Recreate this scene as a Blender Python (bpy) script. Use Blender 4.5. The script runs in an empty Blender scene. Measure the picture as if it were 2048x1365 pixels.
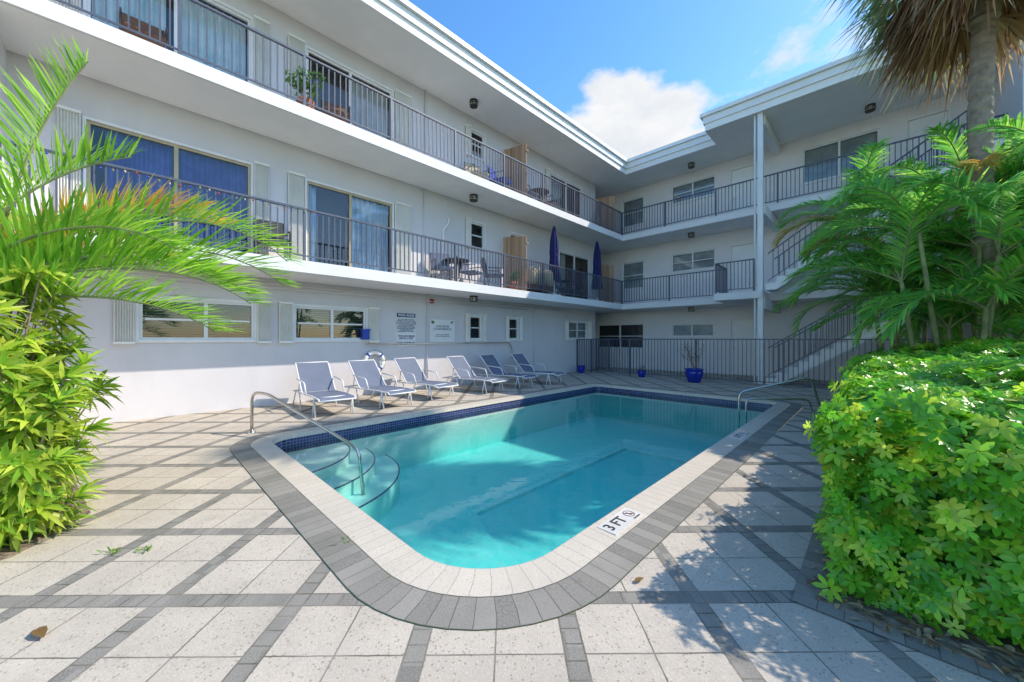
import bpy, math, random
import numpy as np
from mathutils import Vector, Matrix
rng=np.random.default_rng(7); random.seed(7)
scene=bpy.context.scene; col=scene.collection
# ------------------------------------------------------------------ node helpers
def newmat(name):
    m=bpy.data.materials.new(name); m.use_nodes=True
    nt=m.node_tree; nt.nodes.clear()
    out=nt.nodes.new('ShaderNodeOutputMaterial'); return m,nt,out
class E:
    def __init__(s,nt,v): s.nt=nt; s.v=v
    def _m(s,op,*o):
        n=s.nt.nodes.new('ShaderNodeMath'); n.operation=op
        for i,x in enumerate((s,)+o):
            if isinstance(x,E):
                if isinstance(x.v,(int,float)): n.inputs[i].default_value=x.v
                else: s.nt.links.new(x.v,n.inputs[i])
            else: n.inputs[i].default_value=x
        return E(s.nt,n.outputs[0])
    def __add__(s,o): return s._m('ADD',o)
    def __sub__(s,o): return s._m('SUBTRACT',o)
    def __mul__(s,o): return s._m('MULTIPLY',o)
    def lt(s,o): return s._m('LESS_THAN',o)
    def gt(s,o): return s._m('GREATER_THAN',o)
    def mn(s,o): return s._m('MINIMUM',o)
    def mx(s,o): return s._m('MAXIMUM',o)
    def fr(s): return s._m('FRACT')
    def fl(s): return s._m('FLOOR')
    def ab(s): return s._m('ABSOLUTE')
    def inv(s): return E(s.nt,1.0)._m('SUBTRACT',s)
def mixc(nt,f,a,b,bt='MIX'):
    n=nt.nodes.new('ShaderNodeMix'); n.data_type='RGBA'; n.blend_type=bt
    for idx,x in ((0,f),(6,a),(7,b)):
        if isinstance(x,E): x=x.v
        if isinstance(x,(int,float)): n.inputs[idx].default_value=x
        elif isinstance(x,tuple): n.inputs[idx].default_value=x if len(x)==4 else x+(1,)
        else: nt.links.new(x,n.inputs[idx])
    return n.outputs[2]
def noise(nt,scale,detail=4,rough=.55,vec=None,dist=0):
    n=nt.nodes.new('ShaderNodeTexNoise'); n.inputs['Scale'].default_value=scale
    n.inputs['Detail'].default_value=detail; n.inputs['Roughness'].default_value=rough
    n.inputs['Distortion'].default_value=dist
    if vec is None: vec=nt.nodes.new('ShaderNodeNewGeometry').outputs['Position']
    nt.links.new(vec,n.inputs['Vector']); return n.outputs['Fac']
def ramp(nt,f,lo,hi,a=0.0,b=1.0):
    n=nt.nodes.new('ShaderNodeMapRange'); n.inputs[1].default_value=lo; n.inputs[2].default_value=hi
    n.inputs[3].default_value=a; n.inputs[4].default_value=b
    if isinstance(f,E): f=f.v
    nt.links.new(f,n.inputs[0]); return n.outputs[0]
def bsdf(nt,out,colr,rough=.6,metal=0,bump=None,bstr=.2,bdist=.01,spec=.5):
    p=nt.nodes.new('ShaderNodeBsdfPrincipled')
    if isinstance(colr,tuple): p.inputs['Base Color'].default_value=colr if len(colr)==4 else colr+(1,)
    else: nt.links.new(colr,p.inputs['Base Color'])
    if isinstance(rough,(int,float)): p.inputs['Roughness'].default_value=rough
    else: nt.links.new(rough,p.inputs['Roughness'])
    p.inputs['Metallic'].default_value=metal
    p.inputs['Specular IOR Level'].default_value=spec
    if bump is not None:
        b=nt.nodes.new('ShaderNodeBump'); b.inputs['Strength'].default_value=bstr; b.inputs['Distance'].default_value=bdist
        nt.links.new(bump.v if isinstance(bump,E) else bump,b.inputs['Height']); nt.links.new(b.outputs[0],p.inputs['Normal'])
    nt.links.new(p.outputs[0],out.inputs[0]); return p
def simple(name,c,rough=.6,metal=0,var=.12,scale=3,bscale=60,bstr=.15,spec=.5):
    m,nt,out=newmat(name)
    f=ramp(nt,noise(nt,scale,2),.3,.7)
    d=tuple(x*(1-var) for x in c); e=tuple(min(1,x*(1+var*.6)) for x in c)
    bsdf(nt,out,mixc(nt,f,d,e),rough,metal,noise(nt,bscale,2) if bstr>0 else None,bstr,.004,spec); return m
def wallmat(name,c):
    m,nt,out=newmat(name)
    g=nt.nodes.new('ShaderNodeNewGeometry')
    mp=nt.nodes.new('ShaderNodeMapping'); nt.links.new(g.outputs['Position'],mp.inputs[0]); mp.inputs['Scale'].default_value=(1.2,1.2,.25)
    f=ramp(nt,noise(nt,1.0,4,.6),.3,.7); s=ramp(nt,noise(nt,2.5,4,.65,mp.outputs[0]),.5,.8)
    c1=mixc(nt,f,tuple(x*.92 for x in c),c); c2=mixc(nt,E(nt,s)*.22,c1,tuple(x*.74 for x in c))
    bsdf(nt,out,c2,.75,0,noise(nt,90,3,.6),.35,.004,.3); return m
M_wall=wallmat('painted_stucco',(.69,.66,.67))
M_wall2=wallmat('painted_stucco_light',(.84,.80,.79))
M_soffit=wallmat('painted_soffit',(.90,.86,.82))
M_slab=wallmat('painted_concrete_edge',(.82,.80,.79))
M_white=simple('white_paint',(.80,.79,.78),.45,var=.05,bstr=0)
M_plate=simple('aged_white_tile',(.66,.63,.58),.5,var=.1,bstr=0)
M_shut=simple('shutter_paint',(.84,.82,.77),.5,var=.06,bstr=0)
M_gold=simple('tan_aluminium_frame',(.46,.37,.22),.4,.2,bstr=0)
M_rail=simple('slate_painted_metal',(.085,.10,.14),.4,0,var=.15,bstr=0)
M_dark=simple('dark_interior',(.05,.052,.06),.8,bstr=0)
M_steel=simple('brushed_steel',(.66,.61,.54),.22,1,var=.1,bstr=0)
M_navy=simple('navy_canvas',(.007,.012,.10),.8,bscale=200)
M_black=simple('black_metal',(.03,.025,.022),.4,bstr=0)
M_lens=simple('frosted_glass',(.6,.58,.5),.3,bstr=0)
M_sling=simple('grey_blue_sling',(.155,.18,.245),.8,var=.08,bscale=400,bstr=.3,spec=.2)
M_beige=simple('beige_cushion',(.5,.43,.30),.8)
M_wicker=simple('brown_wicker',(.16,.08,.045),.7,bscale=120,bstr=.8)
M_potb=simple('cobalt_glaze',(.008,.03,.34),.08,var=.2,bstr=0)
M_terr=simple('terracotta',(.35,.12,.06),.7)
M_soil=simple('soil_mulch',(.24,.18,.13),.95,var=.6,scale=25,bscale=50,bstr=1)
M_red=simple('red_enamel',(.4,.03,.02),.4,bstr=0)
M_blue=simple('blue_enamel',(.02,.06,.4),.4,bstr=0)
M_ink=simple('navy_ink',(.02,.035,.14),.5,bstr=0)
M_inkb=simple('black_ink',(.05,.048,.045),.6,bstr=0)
M_inkr=simple('dark_red_ink',(.20,.03,.04),.5,bstr=0)
M_tan=simple('trunk_grey',(.32,.25,.19),.9,var=.35,scale=8,bscale=30,bstr=.8)
M_cane=simple('green_cane',(.26,.28,.12),.6,var=.35,scale=7,bscale=20,bstr=.5)
M_door=simple('door_white',(.84,.83,.81),.4,var=.04,bstr=0)
m,nt,out=newmat('cedar_slats'); g=nt.nodes.new('ShaderNodeNewGeometry').outputs['Position']
sx=nt.nodes.new('ShaderNodeSeparateXYZ'); nt.links.new(g,sx.inputs[0])
wn=nt.nodes.new('ShaderNodeTexWhiteNoise'); wn.noise_dimensions='1D'; nt.links.new((E(nt,sx.outputs[0])*11).fl().v,wn.inputs['W'])
c=mixc(nt,wn.outputs[0],(.36,.21,.12),(.58,.38,.24)); bsdf(nt,out,c,.7,0,noise(nt,40,4),.3); M_wood=m
def curtain(name,a,b): 
    m,nt,out=newmat(name); f=ramp(nt,noise(nt,2.2,3),.35,.65); bsdf(nt,out,mixc(nt,f,a,b),.9); return m
M_cblue=curtain('blue_curtain',(.04,.07,.34),(.12,.18,.55))
M_cpale=curtain('pale_blue_curtain',(.42,.60,.82),(.85,.90,.95))
M_cwhite=curtain('white_aqua_curtain',(.62,.75,.76),(.9,.93,.92))
M_cblind=curtain('vertical_blinds',(.5,.5,.48),(.75,.73,.68))
M_blind=curtain('slat_blinds',(.13,.135,.15),(.28,.29,.30))
M_blindl=curtain('pale_slat_blinds',(.45,.5,.52),(.75,.8,.8))
m,nt,out=newmat('window_glass')
fz=nt.nodes.new('ShaderNodeFresnel'); fz.inputs[0].default_value=1.5
tr=nt.nodes.new('ShaderNodeBsdfTransparent'); tr.inputs[0].default_value=(.84,.88,.90,1)
gl=nt.nodes.new('ShaderNodeBsdfGlossy'); gl.inputs['Roughness'].default_value=.01
ms=nt.nodes.new('ShaderNodeMixShader'); nt.links.new((E(nt,fz.outputs[0])+.04).v,ms.inputs[0])
nt.links.new(tr.outputs[0],ms.inputs[1]); nt.links.new(gl.outputs[0],ms.inputs[2]); nt.links.new(ms.outputs[0],out.inputs[0]); M_glass=m
m,nt,out=newmat('pool_water')
fz=nt.nodes.new('ShaderNodeFresnel'); fz.inputs[0].default_value=1.36
tr=nt.nodes.new('ShaderNodeBsdfTransparent'); tr.inputs[0].default_value=(.90,.995,.98,1)
gl=nt.nodes.new('ShaderNodeBsdfGlossy'); gl.inputs['Roughness'].default_value=.01
bm=nt.nodes.new('ShaderNodeBump'); bm.inputs['Strength'].default_value=.12; bm.inputs['Distance'].default_value=.02
h=E(nt,noise(nt,4,2,.5,dist=.6))+E(nt,noise(nt,20,2))*.16
nt.links.new(h.v,bm.inputs['Height']); nt.links.new(bm.outputs[0],gl.inputs['Normal']); nt.links.new(bm.outputs[0],fz.inputs['Normal'])
ms=nt.nodes.new('ShaderNodeMixShader'); nt.links.new(fz.outputs[0],ms.inputs[0])
nt.links.new(tr.outputs[0],ms.inputs[1]); nt.links.new(gl.outputs[0],ms.inputs[2]); nt.links.new(ms.outputs[0],out.inputs[0]); M_water=m
m,nt,out=newmat('water_tinted_pool_plaster'); g=nt.nodes.new('ShaderNodeNewGeometry').outputs['Position']
sx=nt.nodes.new('ShaderNodeSeparateXYZ'); nt.links.new(g,sx.inputs[0])
zf=ramp(nt,sx.outputs[2],-.25,-.9); c=mixc(nt,zf,(.66,.84,.75),(.13,.80,.74)); zf2=ramp(nt,sx.outputs[2],-.935,-.97,0,.5); c=mixc(nt,zf2,c,(.075,.70,.68))  # light lost in deeper water is painted into the plaster colour
xf=ramp(nt,E(nt,sx.outputs[0])+E(nt,noise(nt,.8,2))*1.2,-4.6,-2.0); c=mixc(nt,E(nt,xf)*.3,c,(.05,.66,.66))  # sunlit left side painted in: plaster turns deeper teal towards the right
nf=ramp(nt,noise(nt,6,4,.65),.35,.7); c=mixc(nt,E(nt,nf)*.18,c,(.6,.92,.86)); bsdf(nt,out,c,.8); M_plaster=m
M_strip=simple('pale_pool_trim',(.32,.86,.82),.6,bstr=0)
m,nt,out=newmat('navy_mosaic_tile'); g=nt.nodes.new('ShaderNodeNewGeometry').outputs['Position']
sx=nt.nodes.new('ShaderNodeSeparateXYZ'); nt.links.new(g,sx.inputs[0])
X=E(nt,sx.outputs[0]);Y=E(nt,sx.outputs[1]);Z=E(nt,sx.outputs[2])
a=(X+Y)*24; b=Z*24
ln=((a.fr()-.5).ab().gt(.42)).mx((b.fr()-.5).ab().gt(.42))
cb=nt.nodes.new('ShaderNodeCombineXYZ'); nt.links.new(a.fl().v,cb.inputs[0]); nt.links.new(b.fl().v,cb.inputs[1])
wn=nt.nodes.new('ShaderNodeTexWhiteNoise'); wn.noise_dimensions='2D'; nt.links.new(cb.outputs[0],wn.inputs['Vector'])
c=mixc(nt,wn.outputs[0],(.010,.014,.08),(.05,.06,.22)); c=mixc(nt,ln,c,(.20,.21,.27)); bsdf(nt,out,c,.2); M_tile=m
def paver_rand(nt,a,b):
    cb=nt.nodes.new('ShaderNodeCombineXYZ'); nt.links.new(a.v,cb.inputs[0]); nt.links.new(b.v,cb.inputs[1])
    wn=nt.nodes.new('ShaderNodeTexWhiteNoise'); wn.noise_dimensions='2D'; nt.links.new(cb.outputs[0],wn.inputs['Vector']); return wn.outputs[0]
CREAM=(.62,.54,.44); GREY=(.22,.20,.172)
def cream_col(nt,rnd):
    g=nt.nodes.new('ShaderNodeNewGeometry').outputs['Position']
    f=ramp(nt,noise(nt,1.3,5,.7),.3,.7); c=mixc(nt,f,tuple(x*.80 for x in CREAM),tuple(x*1.10 for x in CREAM))
    c=mixc(nt,E(nt,rnd)*.3,c,tuple(x*.66 for x in CREAM))
    f3=ramp(nt,noise(nt,60,4,.8),.38,.62); c=mixc(nt,E(nt,f3)*.38,c,tuple(x*.60 for x in CREAM))
    vo=nt.nodes.new('ShaderNodeTexVoronoi'); vo.inputs['Scale'].default_value=48; nt.links.new(g,vo.inputs['Vector'])
    sp=E(nt,vo.outputs['Distance']).lt(.25)*(E(nt,noise(nt,17,2)).gt(.48))
    c=mixc(nt,sp*.6,c,(.26,.215,.17))
    vo2=nt.nodes.new('ShaderNodeTexVoronoi'); vo2.inputs['Scale'].default_value=85; nt.links.new(g,vo2.inputs['Vector'])
    sp2=E(nt,vo2.outputs['Distance']).lt(.2); c=mixc(nt,sp2*.45,c,(.78,.73,.66))
    st=ramp(nt,noise(nt,4,6,.75),.52,.72); return mixc(nt,E(nt,st)*.4,c,(.35,.305,.25)),sp
def grey_col(nt,rnd):
    c=mixc(nt,rnd,tuple(x*.75 for x in GREY),tuple(x*1.35 for x in GREY))
    f=ramp(nt,noise(nt,140,2,.6),.35,.65); c=mixc(nt,E(nt,f)*.55,c,(.38,.355,.31))
    f=ramp(nt,noise(nt,2,4),.45,.7); return mixc(nt,E(nt,f)*.4,c,(.15,.155,.12))
m,nt,out=newmat('deck_pavers'); g=nt.nodes.new('ShaderNodeNewGeometry').outputs['Position']
sx=nt.nodes.new('ShaderNodeSeparateXYZ'); nt.links.new(g,sx.inputs[0])
X=E(nt,sx.outputs[0]);Y=E(nt,sx.outputs[1]); P_=.71; r2=.70711
wob=(E(nt,noise(nt,9,2))-.5)*.006
a=((Y-X)*r2-1.95+7.1+wob)*(1/P_); b=((X+Y)*r2+.46+7.1+wob)*(1/P_)
fa=a.fr(); fb=b.fr(); w=1/7.8
ba=fa.lt(w); bb=fb.lt(w); band=ba.mx(bb)
def near(x,c0,t): return (x-c0).ab().lt(t)
jt=.006
edge=near(fa,0,jt).mx(near(fa,1,jt)).mx(near(fa,w,jt)).mx(near(fb,0,jt)).mx(near(fb,1,jt)).mx(near(fb,w,jt))
mid=near(fa,.564,jt*.9).mx(near(fb,.564,jt*.9))*band.inv()
bj=(((fb*7.8).fr()-.5).ab().gt(.455)*ba).mx(((fa*7.8).fr()-.5).ab().gt(.455)*bb)
joint=edge.mx(mid).mx(bj)
rc_=paver_rand(nt,(a*2-.128).fl(),(b*2-.128).fl()); rg=paver_rand(nt,(a*7.8).fl(),(b*7.8).fl())
cc,sp=cream_col(nt,rc_); c=mixc(nt,band,cc,grey_col(nt,rg)); 
jc=mixc(nt,ramp(nt,noise(nt,3,3),.4,.6),(.10,.095,.07),(.26,.23,.19)); c=mixc(nt,joint*.85,c,jc)
hh=joint*-1.2+sp*-.7+E(nt,noise(nt,110,3,.75))*.7+E(nt,rc_)*.3
bsdf(nt,out,c,.85,0,hh,.75,.006,.25); M_deck=m
def copingmat(name,grey):
    m,nt,out=newmat(name); uv=nt.nodes.new('ShaderNodeUVMap'); sx=nt.nodes.new('ShaderNodeSeparateXYZ'); nt.links.new(uv.outputs[0],sx.inputs[0])
    U=E(nt,sx.outputs[0]);V=E(nt,sx.outputs[1])
    k=(U*(1/.105)); j=(k.fr()-.5).ab().gt(.475).mx((V-.5).ab().gt(.485))
    r=paver_rand(nt,k.fl(),k.fl()+3)
    if grey: c=grey_col(nt,r); sp=E(nt,0.0)
    else: c,sp=cream_col(nt,r); c=mixc(nt,.35,c,(.70,.63,.52))
    c=mixc(nt,j*(.8 if grey else .5),c,(.10,.10,.09) if grey else (.28,.25,.21))
    bsdf(nt,out,c,.8,0,j*-1.2+E(nt,noise(nt,110,3,.75))*.5,.6,.006,.25); return m
M_copc=copingmat('cream_coping_brick',False); M_copg=copingmat('grey_coping_brick',True)
def leafmat(name,rough=.4,trans=.3,spec=.4):
    m,nt,out=newmat(name); at=nt.nodes.new('ShaderNodeAttribute'); at.attribute_name='Col'; c=at.outputs['Color']
    p=bsdf(nt,out,c,rough,spec=spec); t=nt.nodes.new('ShaderNodeBsdfTranslucent')
    hs=nt.nodes.new('ShaderNodeHueSaturation'); hs.inputs['Value'].default_value=1.8; nt.links.new(c,hs.inputs['Color']); nt.links.new(hs.outputs[0],t.inputs[0])
    ms=nt.nodes.new('ShaderNodeMixShader'); ms.inputs[0].default_value=trans; nt.links.new(p.outputs[0],ms.inputs[1]); nt.links.new(t.outputs[0],ms.inputs[2]); nt.links.new(ms.outputs[0],out.inputs[0]); return m
M_leaf=leafmat('leaf_green',.38,.42); M_leafg=leafmat('glossy_leaf_green',.28,.4,.55); M_dry=leafmat('dry_frond',.8,.25,.2)
# ------------------------------------------------------------------ mesh builder
WL={}
class MB:
    def __init__(s): s.v=[]; s.f=[]; s.uv=[]
    def quad(s,*p):
        n=len(s.v); s.v+= [tuple(q) for q in p]; s.f.append(tuple(range(n,n+len(p))))
    def box(s,x0,x1,y0,y1,z0,z1):
        n=len(s.v); s.v+=[(x,y,z) for z in (z0,z1) for (x,y) in ((x0,y0),(x1,y0),(x1,y1),(x0,y1))]
        s.f+=[tuple(n+i for i in q) for q in ((0,3,2,1),(4,5,6,7),(0,1,5,4),(1,2,6,5),(2,3,7,6),(3,0,4,7))]
    def pbox(s,P,u0,u1,z0,z1,o0,o1):
        n=len(s.v); s.v+=[tuple(P(u,z,o)) for z in (z0,z1) for (u,o) in ((u0,o0),(u1,o0),(u1,o1),(u0,o1))]
        s.f+=[tuple(n+i for i in q) for q in ((0,3,2,1),(4,5,6,7),(0,1,5,4),(1,2,6,5),(2,3,7,6),(3,0,4,7))]
    def prism(s,poly,z0,z1):
        n=len(s.v); k=len(poly); s.v+=[(x,y,z0) for x,y in poly]+[(x,y,z1) for x,y in poly]
        s.f.append(tuple(n+i for i in reversed(range(k)))); s.f.append(tuple(n+k+i for i in range(k)))
        for i in range(k): j=(i+1)%k; s.f.append((n+i,n+j,n+k+j,n+k+i))
    def tube(s,pts,r,seg=8,cap=True):
        pts=[Vector(p) for p in pts]; n0=len(s.v); rr=r if isinstance(r,(list,tuple)) else [r]*len(pts)
        ref=None
        for i,p in enumerate(pts):
            t=(pts[min(i+1,len(pts)-1)]-pts[max(i-1,0)]).normalized()
            if ref is None: ref=Vector((0,0,1)) if abs(t.z)<.9 else Vector((1,0,0))
            a=(ref-t*ref.dot(t)).normalized(); b=t.cross(a); ref=a
            for k in range(seg):
                an=2*math.pi*k/seg; s.v.append(tuple(p+(a*math.cos(an)+b*math.sin(an))*rr[i]))
        for i in range(len(pts)-1):
            for k in range(seg):
                k2=(k+1)%seg; s.f.append((n0+i*seg+k,n0+i*seg+k2,n0+(i+1)*seg+k2,n0+(i+1)*seg+k))
        if cap:
            s.f.append(tuple(n0+k for k in reversed(range(seg)))); e=n0+(len(pts)-1)*seg; s.f.append(tuple(e+k for k in range(seg)))
    def lathe(s,c,prof,seg=24,pleat=0,np_=8):
        n0=len(s.v)
        for r,z in prof:
            for k in range(seg):
                an=2*math.pi*k/seg; q=r*(1+pleat*math.cos(np_*an)); s.v.append((c[0]+q*math.cos(an),c[1]+q*math.sin(an),c[2]+z))
        for i in range(len(prof)-1):
            for k in range(seg):
                k2=(k+1)%seg; s.f.append((n0+i*seg+k,n0+i*seg+k2,n0+(i+1)*seg+k2,n0+(i+1)*seg+k))
def mk(name,mb,mat,parent=None,smooth=False,label=None,category=None,group=None,kind=None,origin=None):
    v=np.array(mb.v,dtype=float)
    if origin is None:
        lo=v.min(0); hi=v.max(0); o=np.array([(lo[0]+hi[0])/2,(lo[1]+hi[1])/2,lo[2]])
    else: o=np.array(origin,dtype=float)
    me=bpy.data.meshes.new(name); me.from_pydata([tuple(q) for q in (v-o)],[],mb.f); me.update()
    if smooth:
        me.polygons.foreach_set('use_smooth',[True]*len(me.polygons)); me.update()
    if mb.uv:
        l=me.uv_layers.new(name='UVMap')
        for i,u in enumerate(mb.uv): l.data[i].uv=u
    if mat: me.materials.append(mat)
    return reg(name,me,o,parent,label,category,group,kind)
def reg(name,me,o,parent=None,label=None,category=None,group=None,kind=None):
    ob=bpy.data.objects.new(name,me); col.objects.link(ob); o=np.array(o,dtype=float)
    if parent is not None: ob.parent=parent; ob.location=Vector(o-WL[parent.name])
    else: ob.location=Vector(o)
    WL[ob.name]=o
    if label: ob['label']=label
    if category: ob['category']=category
    if group: ob['group']=group
    if kind: ob['kind']=kind
    return ob
def empty(name,o,label,category,group=None): return reg(name,None,o,None,label,category,group)
def copy_thing(src,loc,rot=0,scale=1,label=None):
    t=src.copy(); col.objects.link(t); t.location=loc; t.rotation_euler=(0,0,rot); t.scale=(scale,)*3; WL[t.name]=np.array(loc,dtype=float)
    for ch in list(src.children):
        c=ch.copy(); col.objects.link(c); c.parent=t
    if label: t['label']=label
    return t
# ------------------------------------------------------------------ leaves
def leaves(P,D,U,L,W,droop,C,prof=(.35,1,.8,0),ts=(0,.3,.65,1),fold=.25):
    P=np.asarray(P,float);D=np.asarray(D,float);U=np.asarray(U,float);N=len(P)
    D=D/np.linalg.norm(D,axis=1,keepdims=True); S=np.cross(D,U); S/= (np.linalg.norm(S,axis=1,keepdims=True)+1e-9); U2=np.cross(S,D)
    L=np.broadcast_to(L,(N,)).astype(float);W=np.broadcast_to(W,(N,)).astype(float);droop=np.broadcast_to(droop,(N,)).astype(float)
    k=len(ts); V=np.zeros((N,k,3,3))
    for i,(t,p) in enumerate(zip(ts,prof)):
        c=P+D*(L*t)[:,None]; c[:,2]-=droop*L*t*t
        w=(W*p*.5)[:,None]
        V[:,i,1]=c; V[:,i,0]=c+S*w+U2*w*fold; V[:,i,2]=c-S*w+U2*w*fold
    V=V.reshape(-1,3); base=(np.arange(N)*k*3)[:,None,None]
    q=[]
    for i in range(k-1):
        for j in (0,1): q.append([i*3+j,i*3+j+1,(i+1)*3+j+1,(i+1)*3+j])
    F=(np.array(q)[None]+base).reshape(-1,4)
    Cc=np.repeat(np.asarray(C,float),k*3,axis=0)
    return V,F,Cc
def leafobj(name,parts,mat,parent,origin):
    V=[];F=[];C=[];n=0
    for v,f,c in parts: V.append(v);F.append(f+n);C.append(c);n+=len(v)
    V=np.concatenate(V)-np.array(origin,float);F=np.concatenate(F);C=np.clip(np.concatenate(C),0,.8)
    me=bpy.data.meshes.new(name); me.vertices.add(len(V)); me.vertices.foreach_set('co',V.astype(np.float32).ravel())
    me.loops.add(len(F)*4); me.loops.foreach_set('vertex_index',F.astype(np.int32).ravel())
    me.polygons.add(len(F)); me.polygons.foreach_set('loop_start',(np.arange(len(F))*4).astype(np.int32)); 
    me.polygons.foreach_set('loop_total',np.full(len(F),4,dtype=np.int32)); me.polygons.foreach_set('use_smooth',np.ones(len(F),dtype=bool)); me.update(calc_edges=True)
    at=me.color_attributes.new('Col','FLOAT_COLOR','POINT'); at.data.foreach_set('color',np.concatenate([C,np.ones((len(C),1))],1).astype(np.float32).ravel())
    me.materials.append(mat); return reg(name,me,origin,parent)
def rc(n,*cols,jit=.18):
    cols=np.array(cols); i=rng.integers(0,len(cols),n); return cols[i]*(1+rng.uniform(-jit,jit,(n,1)))
def frond(base,az,el,length,bend,nl,ll,colr,mbr,lw=.032,vee=.35,dr=(.15,.55)):
    n=14; e=el; pos=np.array(base,float); pts=[]
    a=np.array([math.cos(az),math.sin(az),0]); tang=[]
    for i in range(n+1):
        t=np.array([a[0]*math.cos(e),a[1]*math.cos(e),math.sin(e)]); pts.append(pos.copy()); tang.append(t); pos=pos+t*length/n; e-=bend/n*(.5+i/n)
    mbr.tube(pts,[.014*(1-.8*i/n)+.002 for i in range(n+1)],5,False)
    s=np.linspace(.12,.99,nl); idx=s*n; i0=np.minimum(idx.astype(int),n-1); fr=(idx-i0)[:,None]
    pts=np.array(pts);tang=np.array(tang); C=pts[i0]*(1-fr)+pts[i0+1]*fr; T=tang[i0]
    side0=np.array([-a[1],a[0],0.0])*-1; side=np.repeat(side0[None],nl,0); up=np.cross(side,T)
    res=[]
    for sg in (1,-1):
        ang=(.95-.55*s)[:,None]+rng.uniform(-.12,.12,(nl,1))
        D=T*np.cos(ang)+side*sg*np.sin(ang)+up*vee+rng.normal(0,.06,(nl,3))
        L=ll*np.sin(np.pi*(.12+.8*s))**.6*rng.uniform(.85,1.1,nl)
        res.append(leaves(C,D,up+rng.normal(0,.15,(nl,3)),L,lw,rng.uniform(dr[0],dr[1],nl),rc(nl,*colr),prof=(.5,1,.75,0)))
    return res
# ================================================================== GROUND / POOL
PX0,PX1,PY0,PY1=-6.03,-1.5,1.28,9.8
def rloop(off):
    x0,x1,y0,y1=PX0-off,PX1+off,PY0-off,PY1+off; pts=[]
    for (cx,cy,a0,r) in ((PX1,PY0,-90,.62),(PX1,PY1,0,.18),(PX0,PY1,90,.18),(PX0,PY0,180,.32)):
        R=r+off; sx=1 if cx==PX1 else -1; sy=1 if cy==PY1 else -1; c=(cx-sx*r,cy-sy*r)
        for k in range(13):
            a=math.radians(a0+90*k/12); pts.append((c[0]+R*math.cos(a),c[1]+R*math.sin(a)))
    res=[]
    for i,p in enumerate(pts):
        q=pts[(i+1)%len(pts)]; d=math.dist(p,q); k=max(1,int(d/.4))
        for j in range(k): res.append((p[0]+(q[0]-p[0])*j/k,p[1]+(q[1]-p[1])*j/k))
    return res
def offl(o):
    x=rloop(0); n=len(x); out=[]
    for i in range(n):
        a=Vector(x[i-1]);b=Vector(x[(i+1)%n]); t=(b-a).normalized(); nrm=Vector((t.y,-t.x)); out.append((x[i][0]+nrm.x*o,x[i][1]+nrm.y*o))
    return out
def ring(A,B,za,zb,uv=False):
    mb=MB(); n=len(A); u=0
    mb.v=[(x,y,za) for x,y in A]+[(x,y,zb) for x,y in B]
    for i in range(n):
        j=(i+1)%n; mb.f.append((i,n+i,n+j,j)); d=math.dist(A[i],A[j])*.5+math.dist(B[i],B[j])*.5
        if uv: mb.uv+=[(u,0),(u,1),(u+d,1),(u+d,0)]
        u+=d
    return mb
L0=offl(0);L1=offl(.235);L2=offl(.45)
cx,cy=(PX0+PX1)/2,(PY0+PY1)/2
def circ(R):
    o=[]
    for x,y in L0:
        a=math.atan2(y-cy,x-cx); o.append((cx+R*math.cos(a),cy+R*math.sin(a)))
    return o
mk('pavement',ring(L2,circ(13.5),0,0),M_deck,kind='structure')
M_ground=simple('grassy_ground',(.07,.10,.04),.9,var=.4)
mk('ground',ring(L2,circ(900),-.03,-.03),M_ground,kind='structure')
pool=empty('swimming_pool',(cx,cy,0),'rectangular pool with rounded corners, brick coping and navy tile band','swimming pool')
mk('grey_brick_border',ring(L1,L2,.012,.006,True),M_copg,pool)
mk('cream_coping',ring(L0,L1,.02,.014,True),M_copc,pool)
Lin=offl(-.02)
mk('coping_nose',ring(Lin,L0,-.04,.0195,True),M_copc,pool)
mk('waterline_tile',ring(L0,L0,-.24,-.01),M_tile,pool)
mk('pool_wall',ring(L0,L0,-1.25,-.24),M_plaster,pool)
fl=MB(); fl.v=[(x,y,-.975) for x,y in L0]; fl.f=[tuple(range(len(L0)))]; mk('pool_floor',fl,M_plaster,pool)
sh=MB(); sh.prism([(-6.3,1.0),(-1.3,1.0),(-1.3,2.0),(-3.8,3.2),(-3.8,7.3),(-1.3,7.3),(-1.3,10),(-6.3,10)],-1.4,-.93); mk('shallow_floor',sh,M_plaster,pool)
st=MB(); st.box(-3.9,-3.79,3.3,7.41,-.98,-.925); st.box(-3.79,-1.5,7.29,7.41,-.98,-.925); mk('floor_edge_band',st,M_strip,pool)
def wedge(c,R,z0,z1,a0=-10,a1=100,r0=0):
    mb=MB(); pts=[c] if r0==0 else []
    k=24; o=[(c[0]+R*math.cos(math.radians(a0+(a1-a0)*i/k)),c[1]+R*math.sin(math.radians(a0+(a1-a0)*i/k))) for i in range(k+1)]
    if r0==0: mb.prism(pts+o,z0,z1)
    else:
        i_=[(c[0]+r0*math.cos(math.radians(a0+(a1-a0)*i/k)),c[1]+r0*math.sin(math.radians(a0+(a1-a0)*i/k))) for i in range(k+1)]
        for q in range(k): mb.prism([i_[q],i_[q+1],o[q+1],o[q]][::-1],z0,z1)
    return mb
c0=(-5.98,1.33)
for R,z in ((1.0,-.26),(1.35,-.42),(1.7,-.60)):
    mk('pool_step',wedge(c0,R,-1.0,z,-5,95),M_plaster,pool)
    mk('step_trim',wedge(c0,R+.004,z-.01,z+.003,-5,95,R-.014),M_tile,pool)
wt=MB(); wt.v=[(x,y,-.13) for x,y in offl(.01)]; wt.f=[tuple(range(len(wt.v)))]
mk('water',wt,M_water,None,kind='structure')
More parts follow.
